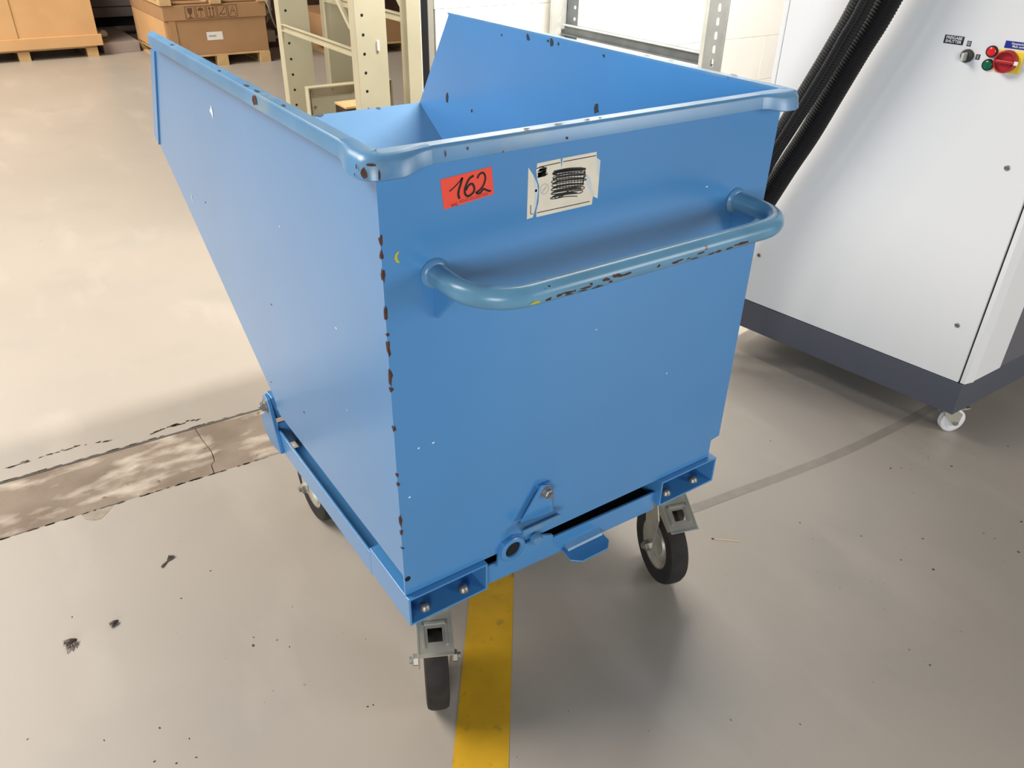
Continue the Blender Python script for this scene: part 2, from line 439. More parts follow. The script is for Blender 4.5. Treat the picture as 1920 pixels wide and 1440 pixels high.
yc = MB(); blob(yc, on_tube, .158, .35, .010, .16, 8, .3); yc.build('yellow_paint_smear', 'yellow_mark', handle)
for x in (.083, .717):
    MB().lathe([(.0175, -.001), (.0235, -.0015), (.0215, -.005), (.018, -.008)], (x, 0, hz), (0, 1, 0), 20).build('weld_collar', 'blue_worn', handle, smooth=60)
    MB().prism([(0, hz-.012), (0, hz-.070), (-.006, hz-.070), (-.062, hz-.012)], x-.003, x+.003, 0).build('handle_gusset', 'blue', handle, bevel=.001)

# pockets for fork tines at the back corners
def pocket(x0, x1):
    y0, y1, z0, z1, t = -.012, .150, .274, .3415, .0045
    outer = [(x0, z0), (x1, z0), (x1, z1), (x0, z1)]; inner = [(x0+t, z0+t), (x1-t, z0+t), (x1-t, z1-t), (x0+t, z1-t)]
    mb = MB(); vs = [(p[0], y, p[1]) for y in (y0, y1) for p in outer] + [(p[0], y, p[1]) for y in (y0, y1) for p in inner]
    fs = []
    for i in range(4):
        k = (i+1) % 4
        fs += [(i, k, 4+k, 4+i), (8+i, 8+k, 12+k, 12+i), (i, k, 8+k, 8+i), (4+i, 4+k, 12+k, 12+i)]
    mb.add(vs, fs)
    o = mb.build('fork_pocket', 'blue', cart, bevel=.0012)
    MB().box(x0+t, x1-t, y1-.004, y1, z0+t, z1-t).build('pocket_end', 'blue', o)
    xm = (x0+x1)/2
    for bx_ in (xm-.0425, xm+.0425):
        for by in (.010, .115):
            MB().lathe([(.0, .0115), (.004, .011), (.008, .008), (.0105, .003), (.011, 0)], (bx_, by, z0+t), (0, 0, 1), 14, cap=False).build('carriage_bolt', 'steel', o, smooth=60)
    return o
pocket(0.0, .1695); pocket(.6215, .791)
# side rails of the under-frame: folded angle, upright leg outside
for sx, x in ((1, 0.0), (-1, .791)):
    a, b = sorted((x, x + sx*.005)); c, d = sorted((x + sx*.005, x + sx*.048))
    rail = MB().prism([(.15, .270), (.66, .270), (.66, .326), (.15, .330)], a, b, 0).build('side_rail', 'blue', cart, bevel=.001)
    MB().box(c, d, .15, .625, .274, .279).build('rail_flange', 'blue', rail)
    # pivot lug and bolt
    xo = x - sx*.010 if sx > 0 else x + .010
    u0, u1 = sorted((x, x - sx*.009))
    lug = MB().prism([(.628, .272), (.700, .262), (.742, .285), (.747, .318), (.712, .348), (.716, .372), (.708, .398), (.690, .410), (.672, .402), (.664, .380)], u0, u1, 0).build('pivot_lug', 'blue', cart, bevel=.001)
    ax = (-sx, 0, 0)
    xs = u0 if sx > 0 else u1
    MB().lathe([(.017, 0), (.017, .003)], (xs, .690, .378), ax, 20).build('washer', 'steel', lug)
    MB().lathe([(.0115, .003), (.0115, .011), (.010, .012)], (xs, .690, .378), ax, 6).build('pivot_nut', 'steel', lug)
    MB().lathe([(.006, .010), (.006, .015), (.0045, .017)], (xs, .690, .378), ax, 12).build('pivot_bolt', 'steel', lug)
    q0, q1 = sorted((x + sx*.001, x + sx*.045))
    MB().box(q0, q1, .672, .708, .345, .405).build('pivot_sleeve', 'blue', cart, bevel=.002)
# front cross member under the chute
MB().prism([(.66, .274), (.74, .274), (.74, .280), (.666, .280), (.666, .338), (.66, .338)], .005, .786, 0).build('front_cross_member', 'blue', cart)
# rear cross beam between the pockets
MB().prism([(.1695, .270), (.6215, .256), (.6215, .306), (.1695, .318)], .002, .008, 1).build('rear_beam', 'blue', cart, bevel=.0012)
MB().box(.1695, .6215, .009, .320, .283, .287).build('gap_shade_sheet', 'black', cart)  # black sheet added as the shade seen through the gap under the panel
# locking eye, pin and latch tab
eye = MB().prism([(.196, .312), (.330, .306), (.330, .330), (.300, .343), (.262, .340), (.256, .366), (.232, .376), (.208, .368), (.198, .348)], -.006, 0.001, 1).build('latch_plate', 'blue', cart, bevel=.001)
MB().lathe([(.0275, -.003), (.0275, .006), (.0255, .0075), (.0185, .0075), (.0175, .006), (.0175, .001)], (.2285, -.005, .347), (0, -1, 0), 28, cap=False).build('locking_eye', 'blue', cart, smooth=40)
MB().lathe([(.0174, 0), (.0174, .001)], (.2285, -.0062, .347), (0, -1, 0), 24).build('eye_bore', 'black', eye)
MB().lathe([(.0115, 0), (.0115, .010), (.009, .013)], (.284, -.005, .346), (0, -1, 0), 18).build('latch_pin', 'blue_worn', cart, smooth=40)
tab = MB().prism([(.290, .478), (.312, .470), (.322, .398), (.244, .408)], -.012, -.008, 1).build('latch_tab', 'blue', cart, bevel=.001)
MB().prism([(-.008, .398), (-.030, .392), (-.030, .404), (-.027, .404), (-.026, .398), (-.008, .404)], .238, .326, 0).build('tab_lip', 'blue_worn', tab)
MB().box(.288, .313, -.008, .0, .43, .474).build('tab_spacer', 'blue', tab)
MB().lathe([(.0125, 0), (.0125, .002)], (.302, -.012, .458), (0, -1, 0), 18).build('washer', 'steel', tab)
MB().lathe([(.010, .002), (.010, .010), (.008, .0115)], (.302, -.012, .458), (0, -1, 0), 6).build('latch_nut', 'steel', tab)
MB().lathe([(.0055, .010), (.0055, .017)], (.302, -.012, .458), (0, -1, 0), 12).build('latch_bolt', 'steel', tab)
# foot pedal of the lock
ped = MB().prism([(.363, .024), (.465, .025), (.462, -.031), (.443, -.049), (.375, -.049), (.357, -.034)], .266, .270, 2).build('foot_pedal', 'blue', cart, bevel=.001)
MB().prism([(.003, .2705), (-.012, .2705), (-.009, .2745), (.003, .282)], .368, .460, 0).build('pedal_weld', 'blue_worn', ped)
# small hole at the lower left corner, drain holes are dark
MB().lathe([(.0055, 0), (.0055, .0006)], (.0065, 0, .382), (0, -1, 0), 16).build('corner_hole', 'black', back)

# castors ---------------------------------------------------------
def caster(cx, cy, ztop, yaw, fixed=False, r=.100, wt=.046):
    """swivel castor; local +y is the direction in which the wheel trails"""
    root = MB().box(-.052, .052, -.065, .065, ztop-.005, ztop).build('caster', 'zinc', cart, bevel=.001)
    root.location = (cx, cy, 0)
    T = Matrix.Rotation(yaw, 4, 'Z') if not fixed else Matrix.Identity(4)
    tr = .036 if not fixed else 0.0
    def ob(mb, nm, m, **k): return mb.xf(T).build(nm, m, root, **k)
    zc = r
    ob(MB().lathe([(.040, ztop-.030), (.046, ztop-.022), (.046, ztop-.010), (.036, ztop-.005)], (0, 0, 0), (0, 0, 1), 24), 'swivel_head', 'zinc', smooth=40)
    for sx in (-1, 1):
        a, b = sorted((sx*.031, sx*.035))
        ob(MB().prism([(-.040, ztop-.018), (.045, ztop-.018), (tr+.030, ztop-.075), (tr+.016, zc-.012), (tr, zc-.018), (tr-.016, zc-.008), (tr-.035, ztop-.085)], a, b, 0), 'fork_leg', 'zinc', bevel=.001)
    ob(MB().box(-.035, .035, -.040, .045, ztop-.030, ztop-.018), 'fork_bridge', 'zinc', bevel=.002)
    h = wt/2
    ob(MB().lathe([(r*.60, -h*.82), (r*.86, -h), (r*.95, -h*.92), (r*.99, -h*.62), (r, -h*.25), (r, h*.25), (r*.99, h*.62), (r*.95, h*.92), (r*.86, h), (r*.60, h*.82)], (0, tr, zc), (1, 0, 0), 48, cap=False), 'tyre', 'rubber', smooth=40)
    ob(MB().lathe([(0, -h*.55), (.030, -h*.55), (.034, -h*.30), (r*.48, -h*.28), (r*.56, -h*.75), (r*.62, -h*.84), (r*.62, h*.84), (r*.56, h*.75), (r*.48, h*.28), (.034, h*.30), (.030, h*.55), (0, h*.55)], (0, tr, zc), (1, 0, 0), 36, cap=False), 'wheel_disc', 'hub', smooth=40)
    for sx in (-1, 1):
        ob(MB().lathe([(.013, 0), (.013, .009), (.011, .011)], (sx*.035, tr, zc), (sx, 0, 0), 6), 'axle_nut', 'steel')
        ob(MB().lathe([(.007, .008), (.007, .017)], (sx*.035, tr, zc), (sx, 0, 0), 12), 'axle', 'steel')
    if not fixed:
        # brake pedal: pressed sheet sloping over the wheel, with side flanges and a square opening
        A = Vector((0, .040, ztop-.012)); B = Vector((0, .120, ztop-.059)); dv = (B-A)
        ln = dv.length; dv.normalize(); nv = Vector((0, -dv.z, dv.y))
        if nv.z < 0: nv = -nv
        hw = .034
        def P(u, v, o=0): q = A + dv*v + nv*o; return (u, q.y, q.z)
        mb = MB(); t = .003
        w0, w1, v0, v1 = -.014, .014, ln*.64-.012, ln*.64+.014
        us = [-hw, w0, w1, hw]; vv = [0, v0, v1, ln]
        for o_ in (0, -t):
            for i in range(3):
                for k in range(3):
                    if i == 1 and k == 1: continue
                    mb.face([P(us[i], vv[k], o_), P(us[i+1], vv[k], o_), P(us[i+1], vv[k+1], o_), P(us[i], vv[k+1], o_)])
        pedal = ob(mb, 'brake_pedal', 'zinc')
        f = MB()
        for s0 in (-1, 1):
            f.add([P(s0*hw, 0, .001), P(s0*hw, ln, .001), P(s0*hw, ln*.98, -.016), P(s0*hw, .01, -.030), P(s0*(hw-.003), 0, .001), P(s0*(hw-.003), ln, .001), P(s0*(hw-.003), ln*.98, -.016), P(s0*(hw-.003), .01, -.030)],
                  [(0,1,2,3), (7,6,5,4), (0,4,5,1), (1,5,6,2), (2,6,7,3), (3,7,4,0)])
        f.xf(T).build('pedal_flange', 'zinc', pedal)
        lip = MB(); lip.add([P(-hw, ln, 0), P(hw, ln, 0), P(hw, ln+.007, .004), P(-hw, ln+.007, .004), P(-hw, ln, -.003), P(hw, ln, -.003), P(hw, ln+.008, .001), P(-hw, ln+.008, .001)],
                            [(0,1,2,3), (7,6,5,4), (0,4,5,1), (1,5,6,2), (2,6,7,3), (3,7,4,0)])
        lip.xf(T).build('pedal_lip', 'zinc', pedal)
        fr = MB(); g = .006; ho = .0035
        a0, a1, b0, b1 = w0-g-.004, w1+g+.004, v0-g-.006, v1+g
        for (ua, ub, va, vb) in ((a0, a1, b0, b0+.005), (a0, a0+.004, b0, b1), (a1-.004, a1, b0, b1)):
            fr.add([P(ua, va, 0), P(ub, va, 0), P(ub, vb, 0), P(ua, vb, 0), P(ua, va, ho), P(ub, va, ho), P(ub, vb, ho), P(ua, vb, ho)],
                   [(0,3,2,1), (4,5,6,7), (0,1,5,4), (1,2,6,5), (2,3,7,6), (3,0,4,7)])
        fr.xf(T).build('pedal_rib', 'zinc', pedal)
    return root
def yaw_to(dx, dy): return math.atan2(dy, dx) - math.pi/2
caster(.0848, .0625, .274, yaw_to(-.43, -.90))
caster(.7063, .0625, .274, yaw_to(-.30, -.954))
caster(.090, .690, .274, 0, fixed=True)
caster(.705, .690, .274, 0, fixed=True)

# paint damage, marks ----------------------------------------------
random.seed(21)
ch = MB()
CH = [(1.023, 0.0132), (1.0, 0.0132), (0.971, 0.0175), (0.911, 0.0197), (0.877, 0.0053), (0.854, 0.0197), (0.807, 0.030), (0.782, 0.0087), (0.71, 0.0104), (0.619, 0.0087), (0.599, 0.0087), (0.52, 0.0208), (0.493, 0.0104), (0.458, 0.0042)]
for z_, h_ in CH:
    blob(ch, lambda u, v: (max(u, -.0004), -.0005, v), .0012, z_, .0030, h_*.55, 8, .45)
    blob(ch, lambda u, v: (-.0005, max(u, -.0004), v), .0015, z_, .0035, h_*.45, 8, .45)
ch.build('rust_chips', 'rust', back, kind='stuff')
wm = MB()
for x, z_ in [(0.042, 0.657), (0.069, 0.657), (0.02, 0.564), (0.404, 0.773), (0.636, 0.994), (0.60, .62)]:
    blob(wm, lambda u, v: (u, -.0004, v), x, z_, .0022, .0016, 6, .5)
for y_, z_, a_, b_ in [(0.755, 1.044, .012, .010), (1.078, 0.776, .003, .012), (0.423, 0.908, .005, .002), (.20, .80, .004, .002), (.19, .64, .004, .001)]:
    blob(wm, lambda u, v: (-.0005, u, v), y_, z_, a_, b_, 7, .6)
wm.build('pale_scuffs', 'white_mark', back, kind='stuff')
dm = MB()
for y_, z_, a_ in [(1.187, .912, .012), (1.049, .902, .006), (.502, 1.011, .010), (.782, 1.130, .008), (.684, 1.130, .010), (.70, 1.132, .005), (.66, 1.13, .005), (.492, 1.128, .004), (.90, 1.12, .004)]:
    blob(dm, lambda u, v: (W-TH-.0006, u, v), y_, z_, a_*.8, a_, 7, .5)
for y_, z_ in [(0.435, 0.499), (0.646, 0.464), (.95, .80), (.55, .70)]:
    blob(dm, lambda u, v: (-.0005, u, v), y_, z_, .003, .002, 6, .4)
for x, s_ in [(.46, .010), (.42, .022), (.40, .014), (.20, .008), (.65, .007)]:   # along the lip of the chute
    c = x; blob(dm, lambda u, v: (u, 1.361 - v*.853*1.0, .8672 - v*.521), c, .004, s_, .005, 8, .5)
blob(dm, lambda u, v: (u, 1.30 + v*.853, .830 + v*.521), .36, 0, .006, .008, 6, .4)
dm.build('dark_chips', 'dark_chip', back, kind='stuff')
rc = MB()
blob(rc, lambda u, v: (-.0182, u, v), .405, ZT-.012, .012, .008, 7, .5)
def on_corner(th, v):   # point on the left rim corner: th 0 faces the back, pi/2 faces the side
    t_ = min(1, max(0, (ZT - v - .002)/.026)); ro = .0275 + .0040*t_ + .0008
    return (.003*(1-math.sin(th)*.6) - math.sin(th)*ro, .003*(1-math.cos(th))*.6 - math.cos(th)*ro, v)
for th_, z_, a_, b_ in [(.95, ZT-.020, .16, .0055), (.35, ZT-.022, .05, .006), (.62, ZT-.009, .20, .0014), (1.35, ZT-.014, .05, .003), (1.45, ZT-.024, .04, .002)]:
    blob(rc, on_corner, th_, z_, a_, b_, 8, .4)
for x, z_, a_, b_ in [(.095, ZT-.012, .0010, .006), (.13, ZT-.009, .0010, .003), (.30, ZT-.017, .002, .002)]:
    blob(rc, lambda u, v: (u, -.0188, v), x, z_, a_, b_, 7, .4)
for x, a_ in [(.235, .006), (.29, .008), (.345, .006), (.37, .003)]:
    blob(rc, lambda u, v: (u, v, ZT+.0022), x, -.008, a_, .003, 7, .4)
for y_, a_ in [(.42, .012), (.47, .012), (.62, .006), (.30, .006), (.95, .007)]:
    blob(rc, lambda u, v: (v, u, ZT+.0022), y_, -.008, a_, .003, 7, .4)
for y_ in (.13, .30, .37): blob(rc, lambda u, v: (v, u, ZT+.0026), y_, W+.011, .010, .003, 7, .4)
rc.build('rim_rust_chips', 'rust', back, kind='stuff')
ym = MB(); stroke(ym, [(.0265, 1.001), (.0225, .997), (.0215, .992), (.0235, .987), (.0265, .985)], .0035, lambda u, v: (u, -.0006, v), True)
ym.build('yellow_tick', 'yellow_mark', back)

# numbered sticker --------------------------------------------------
pl = lambda y: (lambda u, v: (u, y, v))
STK = [(0.096, 1.0915), (0.180, 1.0975), (0.1845, 1.0565), (0.1008, 1.0480)]
stk = MB().prism(STK, -.0006, -.0001, 1).build('number_sticker', 'sticker', back, label='red-orange paper sticker with a handwritten number')
dg = MB(); p1 = pl(-.0011)
D1a = [(0.11, 1.073), (0.117, 1.077), (0.125, 1.083), (0.132, 1.089)]
D1b = [(0.131, 1.089), (0.129, 1.082), (0.1255, 1.073), (0.1243, 1.066), (0.1262, 1.0595)]
D6 = [(0.15, 1.089), (0.143, 1.086), (0.138, 1.079), (0.135, 1.071), (0.136, 1.064), (0.141, 1.061), (0.148, 1.064), (0.151, 1.069), (0.149, 1.076), (0.145, 1.078), (0.14, 1.075), (0.137, 1.07)]
D2 = [(0.156, 1.084), (0.159, 1.089), (0.165, 1.091), (0.169, 1.086), (0.169, 1.079), (0.165, 1.071), (0.159, 1.066), (0.154, 1.064), (0.157, 1.062), (0.162, 1.063), (0.166, 1.067), (0.171, 1.065), (0.175, 1.063), (0.179, 1.062)]
for D, w_ in ((D1a, .0018), (D1b, .0036), (D6, .0033), (D2, .0030)):
    stroke(dg, [(p.x, p.y) for p in smooth_poly([(*q, 0) for q in D], 4)], w_, p1)
dg.build('handwritten_number', 'ink', stk)
TX = Matrix.Translation((0.1178, -.0010, 1.0520)) @ Matrix.Rotation(-.10, 4, 'Y') @ Matrix.Rotation(math.pi/2, 4, 'X')
text('printed_initials', 'IVG', .0070, 'print', stk, TX)
fp = MB()
for (a, b) in (((.126, 1.0565), (.175, 1.0605)), ((.126, 1.0540), (.175, 1.0580))):
    for k in range(24):
        if random.random() < .2: continue
        t0 = k/24; t1 = t0 + .03
        q = lambda t: (a[0]+(b[0]-a[0])*t, a[1]+(b[1]-a[1])*t)
        stroke(fp, [q(t0), q(t1)], .0008, pl(-.0009))
fp.build('fine_print', 'print', stk)

# torn paper label with scribbled-out lines ---------------------------
LM = [(0.261, 1.09), (0.304, 1.091), (0.3068, 1.075), (0.308, 1.091), (0.374, 1.0915), (0.375, 1.082), (0.383, 1.077), (0.383, 1.016), (0.373, 1.021), (0.372, 1.008), (0.263, 1.007), (0.262, 1.016), (0.266, 1.031), (0.266, 1.055), (0.262, 1.065), (0.2595, 1.08)]
LL = [(0.245, 1.086), (0.254, 1.074), (0.262, 1.059), (0.264, 1.047), (0.261, 1.025), (0.256, 1.008), (0.245, 1.007)]
lab = MB().prism(LM, -.0006, -.0001, 1).build('torn_label', 'paper', back, label='torn yellowed paper label with blacked-out lines')
MB().prism(LL, -.0006, -.0001, 1).build('label_scrap', 'paper', lab)
tf = MB()
tf.face([(u, -.0009, v) for u, v in [(0.353, 1.061), (0.362, 1.056), (0.368, 1.043), (0.369, 1.035), (0.376, 1.024), (0.373, 1.021), (0.366, 1.032), (0.359, 1.042), (0.357, 1.05)]])
tf.build('torn_fibres', 'paper_torn', lab); tf = MB()
tf.face([(u, -.0009, v) for u, v in [(.2535, 1.074), (.262, 1.059), (.2640, 1.047), (.2615, 1.026), (.2575, 1.012), (.2585, 1.030), (.2590, 1.047), (.2570, 1.060)]])
tf.build('torn_fibres', 'paper_torn', lab); tf = MB()
tf.face([(u, -.0009, v) for u, v in [(.3755, 1.081), (.3825, 1.0765), (.3825, 1.050), (.3780, 1.060)]])
tf.build('torn_fibres', 'paper_torn', lab)
for L in [[(0.265, 1.084), (0.304, 1.0852)], [(0.309, 1.0855), (0.3735, 1.0858)], [(0.263, 1.0138), (0.367, 1.0138)], [(0.251, 1.028), (0.2515, 1.014), (0.256, 1.0135)]]:
    ln = MB(); stroke(ln, L, .0013, pl(-.0009)); ln.build('printed_border', 'print', lab)
dt = MB(); blob(dt, pl(-.0009), .2600, 1.0490, .0022, .0022, 12, .05); dt.build('punched_dot', 'dot', lab)
sy = MB(); stroke(sy, [(.276 + .0075*math.cos(t*.2618), 1.049 + .0078*math.sin(t*.2618)) for t in range(25)], .0007, pl(-.0009))
stroke(sy, [(.272, 1.0435), (.280, 1.0545)], .0007, pl(-.0009)); stroke(sy, [(.273, 1.048), (.279, 1.050)], .0006, pl(-.0009))
sy.build('circle_symbol', 'print_grey', lab)
sc = MB(); random.seed(4)
z_ = 1.0755; flip = False; zz = []
while z_ > 1.031:
    a = (.2925 + random.uniform(-.002, .004), z_ - .001 + random.uniform(-.001, .001)); m_ = (.32, z_ - .0012 + random.uniform(-.0015, .0015)); b = (.3505 + random.uniform(-.003, .003) - max(0, 1.040 - z_)*1.2, z_ - .0045 + random.uniform(-.001, .001))
    zz += [a, m_, b] if not flip else [b, m_, a]
    flip = not flip; z_ -= .0031
stroke(sc, [(p.x, p.y) for p in smooth_poly([(*q, 0) for q in zz], 4)], .0014, pl(-.0010))
for z0_ in (1.0735, 1.0715, 1.064, 1.0575, 1.050, 1.0432, 1.0365):
    stroke(sc, [(.291, z0_ - .003), (.300, z0_ - .0005), (.325, z0_ - .0015), (.350 - max(0, 1.045-z0_)*1.2, z0_ - .0045)], .0029, pl(-.0011), True)
stroke(sc, [(.345, 1.0665), (.352, 1.068), (.3525, 1.062), (.350, 1.045)], .0026, pl(-.0012))
for k, x in enumerate([.297 + .0058*i for i in range(9)]):
    stroke(sc, [(x, 1.073), (x + .003, 1.04 + random.uniform(-.006, .004))], .0010, pl(-.0012))
stroke(sc, [(.294, 1.0345), (.300, 1.030), (.318, 1.037), (.330, 1.041)], .0016, pl(-.0012))
stroke(sc, [(.306, 1.030), (.320, 1.036)], .0016, pl(-.0012))
zz = []
for i in range(22): zz.append((.2620 + random.uniform(0, .003) if i % 2 else .2790 + random.uniform(-.003, .002), 1.0812 - i*.00058))
stroke(sc, zz, .0022, pl(-.0010))
stroke(sc, [(.2595, 1.0825), (.266, 1.0835), (.274, 1.0825)], .0014, pl(-.0010))
sc.build('scribble', 'ink', lab)

# ================================================================== floor marking
mk = MB().prism([(-.020-.2, -.171-.2*1.40), (.076-.2, -.230-.2*1.40), (1.02, 1.095), (.95, 1.155)], .0002, .0012, 2)
tag(mk.build('floor_marking', 'tape_yellow'), 'yellow painted line on the floor passing under the blue cart', 'floor marking')

# ================================================================== MACHINE
TH_M = math.radians(7.405)
mach = thing('machine_cabinet', 'white machine cabinet with dark grey plinth and switches on its side', 'machine', (1.834, -.045, 0), TH_M)
D_ = .95; K = -.129     # local x = into the machine, local y = along its side; front runs off at slope K
zB0, zB1, zTop = .100, .206, 2.05
base = MB().prism([(0, 0), (D_, K*D_), (D_, .835), (0, .835)], zB0, zB1, 2).build('plinth', 'machine_dark', mach, bevel=.002)
MB().prism([(.012, .010+K*.012), (D_-.02, K*D_+.012), (D_-.02, .822), (.012, .822)], zB1, zTop, 2).build('carcass', 'machine_front', mach)
MB().box(.0, .020, .0165, .803, zB1+.002, zTop).build('side_door', 'machine_white', mach, bevel=.0025)
MB().box(.001, .020, .8055, .821, zB1+.002, zTop).build('edge_trim', 'machine_white', mach, bevel=.0015)
MB().prism([(.004, .012), (.004, K*.004-.001), (.040, -.014), (.046, K*.046-.006), (.195, K*.195-.006), (.195, K*.195+.02), (.04, .010)], zB1+.002, zTop, 2).build('corner_post', 'machine_white', mach, bevel=.001)
MB().box(.010, .016, .0105, .0175, zB1, zTop).build('door_gap', 'black', mach)
MB().prism([(.20, K*.20-.004), (D_-.01, K*(D_-.01)-.004), (D_-.01, K*D_+.02), (.20, K*.20+.02)], zB1+.003, zTop, 2).build('front_panel', 'machine_front', mach, bevel=.002)
for s, z in ((.082, .840), (.070, .380), (.745, .383), (.75, 1.62), (.075, 1.62)):
    o = MB().lathe([(.0075, 0), (.0075, .0015), (.006, .0025)], (0, s, z), (-1, 0, 0), 16).build('quarter_turn_lock', 'steel', mach)
    MB().box(-.0032, -.0022, s-.005, s+.005, z-.0009, z+.0009).build('lock_slot', 'plate_grey', o)
# face placement helpers: u runs to the viewer's right (towards -y), v up
def F(s, z, off=.0008): return Matrix.Translation((-off, s, z)) @ Matrix(((0, 0, -1, 0), (-1, 0, 0, 0), (0, 1, 0, 0), (0, 0, 0, 1)))
def plate(nm, s0, s1, z0, z1, m, t=.0008, parent=mach, bevel=0): return MB().box(-t, 0, s0, s1, z0, z1).build(nm, m, parent, bevel=bevel)
p = plate('text_plate', .282, .332, 1.1155, 1.1360, 'plate_black')
text('plate_lettering', 'FREIGABE\nSHUTTER', .0098, 'plate_white', p, F(.307, 1.1258, .0012), bold=.0002)
for ch_, s, z in (('0', .267, 1.1215), ('1', .236, 1.0930)):
    p = plate('number_tag', s-.0052, s+.0052, z-.0065, z+.0065, 'plate_grey')
    text('tag_numeral', ch_, .0125, 'plate_white', p, F(s, z, .0012))
ks = MB().lathe([(.0165, 0), (.0165, .006), (.0145, .009), (.009, .009), (.009, .0085), (0, .0085)], (0, .262, 1.0925), (-1, 0, 0), 28, cap=False).build('key_switch', 'plate_grey', mach, smooth=40)
MB().box(-.034, -.0085, .259, .266, 1.082, 1.102).build('key', 'galv', ks, bevel=.002)
for nm, z, m in (('red_lamp', 1.1105, 'red_lens'), ('green_lamp', 1.0785, 'green_lens')):
    s = .206
    b_ = MB().lathe([(.0142, 0), (.0142, .004), (.0128, .006), (.0110, .006)], (0, s, z), (-1, 0, 0), 28, cap=False).build(nm, 'plate_black', mach, smooth=40)
    MB().lathe([(.0110, .0055), (.009, .0068), (0, .0072)], (0, s, z), (-1, 0, 0), 28, cap=False).build('lens', m, b_, smooth=60)
sw = MB().prism([(.189, 1.066), (.189, 1.1195), (.127, 1.1195), (.127, 1.066)], -.006, 0, 0).build('main_switch', 'plate_yellow', mach, bevel=.004)
MB().lathe([(.0270, .006), (.0270, .020), (.0255, .024), (.0225, .024), (.0215, .013), (0, .013)], (0, .163, 1.0930), (-1, 0, 0), 36, cap=False).build('rotary_knob', 'red_plastic', sw, smooth=40)
MB().xf(Matrix.Identity(4)).box(-.026, -.012, .139, .185, 1.0885, 1.0975).build('knob_grip', 'red_plastic', sw, bevel=.003)
MB().box(-.0245, -.0225, .131, .1395, 1.0885, 1.0975).build('pointer_tag', 'label_white', sw)
p = plate('text_plate', .112, .1815, 1.1225, 1.1395, 'plate_blue')
text('plate_lettering', 'Hauptschalter\nMain switch', .0072, 'plate_white', p, F(.146, 1.1312, .0012), bold=.0001)
# castors of the machine
def nylon_caster(lx, ly, rz):
    r, wt, zt = .040, .030, zB0
    c = MB().box(-.035, .035, -.035, .035, zt-.004, zt).build('machine_caster', 'zinc', mach); c.location = (lx, ly, 0); c.rotation_euler = (0, 0, rz)
    MB().lathe([(.020, zt-.020), (.026, zt-.016), (.026, zt-.006), (.018, zt-.004)], (0, 0, 0), (0, 0, 1), 20).build('swivel_head', 'zinc', c, smooth=40)
    for sx in (-1, 1):
        a, b = sorted((sx*.019, sx*.022))
        MB().prism([(-.022, zt-.012), (.022, zt-.012), (.046, zt-.030), (.040, r-.010), (.030, r-.012), (.020, r-.004), (-.010, zt-.035)], a, b, 0).build('fork_leg', 'zinc', c)
        MB().lathe([(.008, 0), (.008, .006)], (sx*.022, .030, r), (sx, 0, 0), 6).build('axle_nut', 'steel', c)
    MB().lathe([(.010, -wt/2), (r*.62, -wt/2), (r*.66, -wt/2+.003), (r*.90, -wt/2+.003), (r, -wt/2+.006), (r, -.002), (r-.003, 0), (r, .002), (r, wt/2-.006), (r*.90, wt/2-.003), (r*.66, wt/2-.003), (r*.62, wt/2), (.010, wt/2)], (0, .030, r), (1, 0, 0), 32).build('nylon_wheel', 'nylon', c, smooth=40)
    MB().prism([(.030, zt-.010), (.062, zt-.020), (.072, zt-.016), (.072, zt-.012), (.062, zt-.015), (.030, zt-.006)], -.012, .012, 0).build('brake_lever', 'zinc', c)
nylon_caster(.057, .036, math.radians(-118) - TH_M); nylon_caster(.30, .72, .3); nylon_caster(.86, .70, .2)
nylon_caster(.80, .01, 2.4)

# ================================================================== HOSES
def hose(nm, pts, r, pitch, label, group=None):
    P = smooth_poly(pts, 24); path = []; rad = []
    # resample by arc length
    L = [0]
    for a, b in zip(P, P[1:]): L.append(L[-1] + (b-a).length)
    n = int(L[-1] / pitch * 4); j = 0
    for i in range(n+1):
        s = L[-1]*i/n
        while j < len(L)-2 and L[j+1] < s: j += 1
        t = (s-L[j])/max(1e-9, L[j+1]-L[j]); path.append(P[j].lerp(P[j+1], t))
        rad.append(r - (0 if i % 4 in (0, 1) else .055*r))
    return tag(MB().sweep(path, rad, 20).build(nm, 'hose', smooth=25), label, 'hose', group)
hose('corrugated_hose', [(1.728, 0.183, 1.96), (1.712, 0.305, 1.56), (1.699, 0.413, 1.21), (1.693, 0.461, 1.085), (1.687, 0.506, 0.965), (1.68, 0.554, 0.835), (1.674, 0.602, 0.727), (1.668, 0.65, 0.612), (1.655, 0.754, 0.362), (1.573, 0.910, 0.145), (1.45, 1.060, 0.036), (1.3, 1.090, 0.036)], .034, .0085, 'thick black corrugated hose hanging closest to the white machine side')
hose('corrugated_hose', [(1.649, 0.212, 1.961), (1.634, 0.331, 1.561), (1.62, 0.436, 1.211), (1.614, 0.482, 1.088), (1.608, 0.532, 0.968), (1.6, 0.589, 0.837), (1.596, 0.623, 0.758), (1.583, 0.715, 0.508), (1.502, 0.815, 0.185), (1.38, 0.870, 0.033), (1.23, 0.880, 0.033)], .031, .0080, 'black corrugated hose lying beside the thicker one, away from the switches')
hose('cable_conduit', [(1.596, 0.171, 1.966), (1.582, 0.293, 1.566), (1.569, 0.4, 1.216), (1.565, 0.434, 1.127), (1.561, 0.467, 1.04), (1.552, 0.536, 0.878), (1.538, 0.642, 0.628), (1.443, 0.745, 0.2), (1.3, 0.765, 0.012), (1.15, 0.770, 0.012)], .0095, .0065, 'thin ribbed black cable conduit running in front of the two hoses')

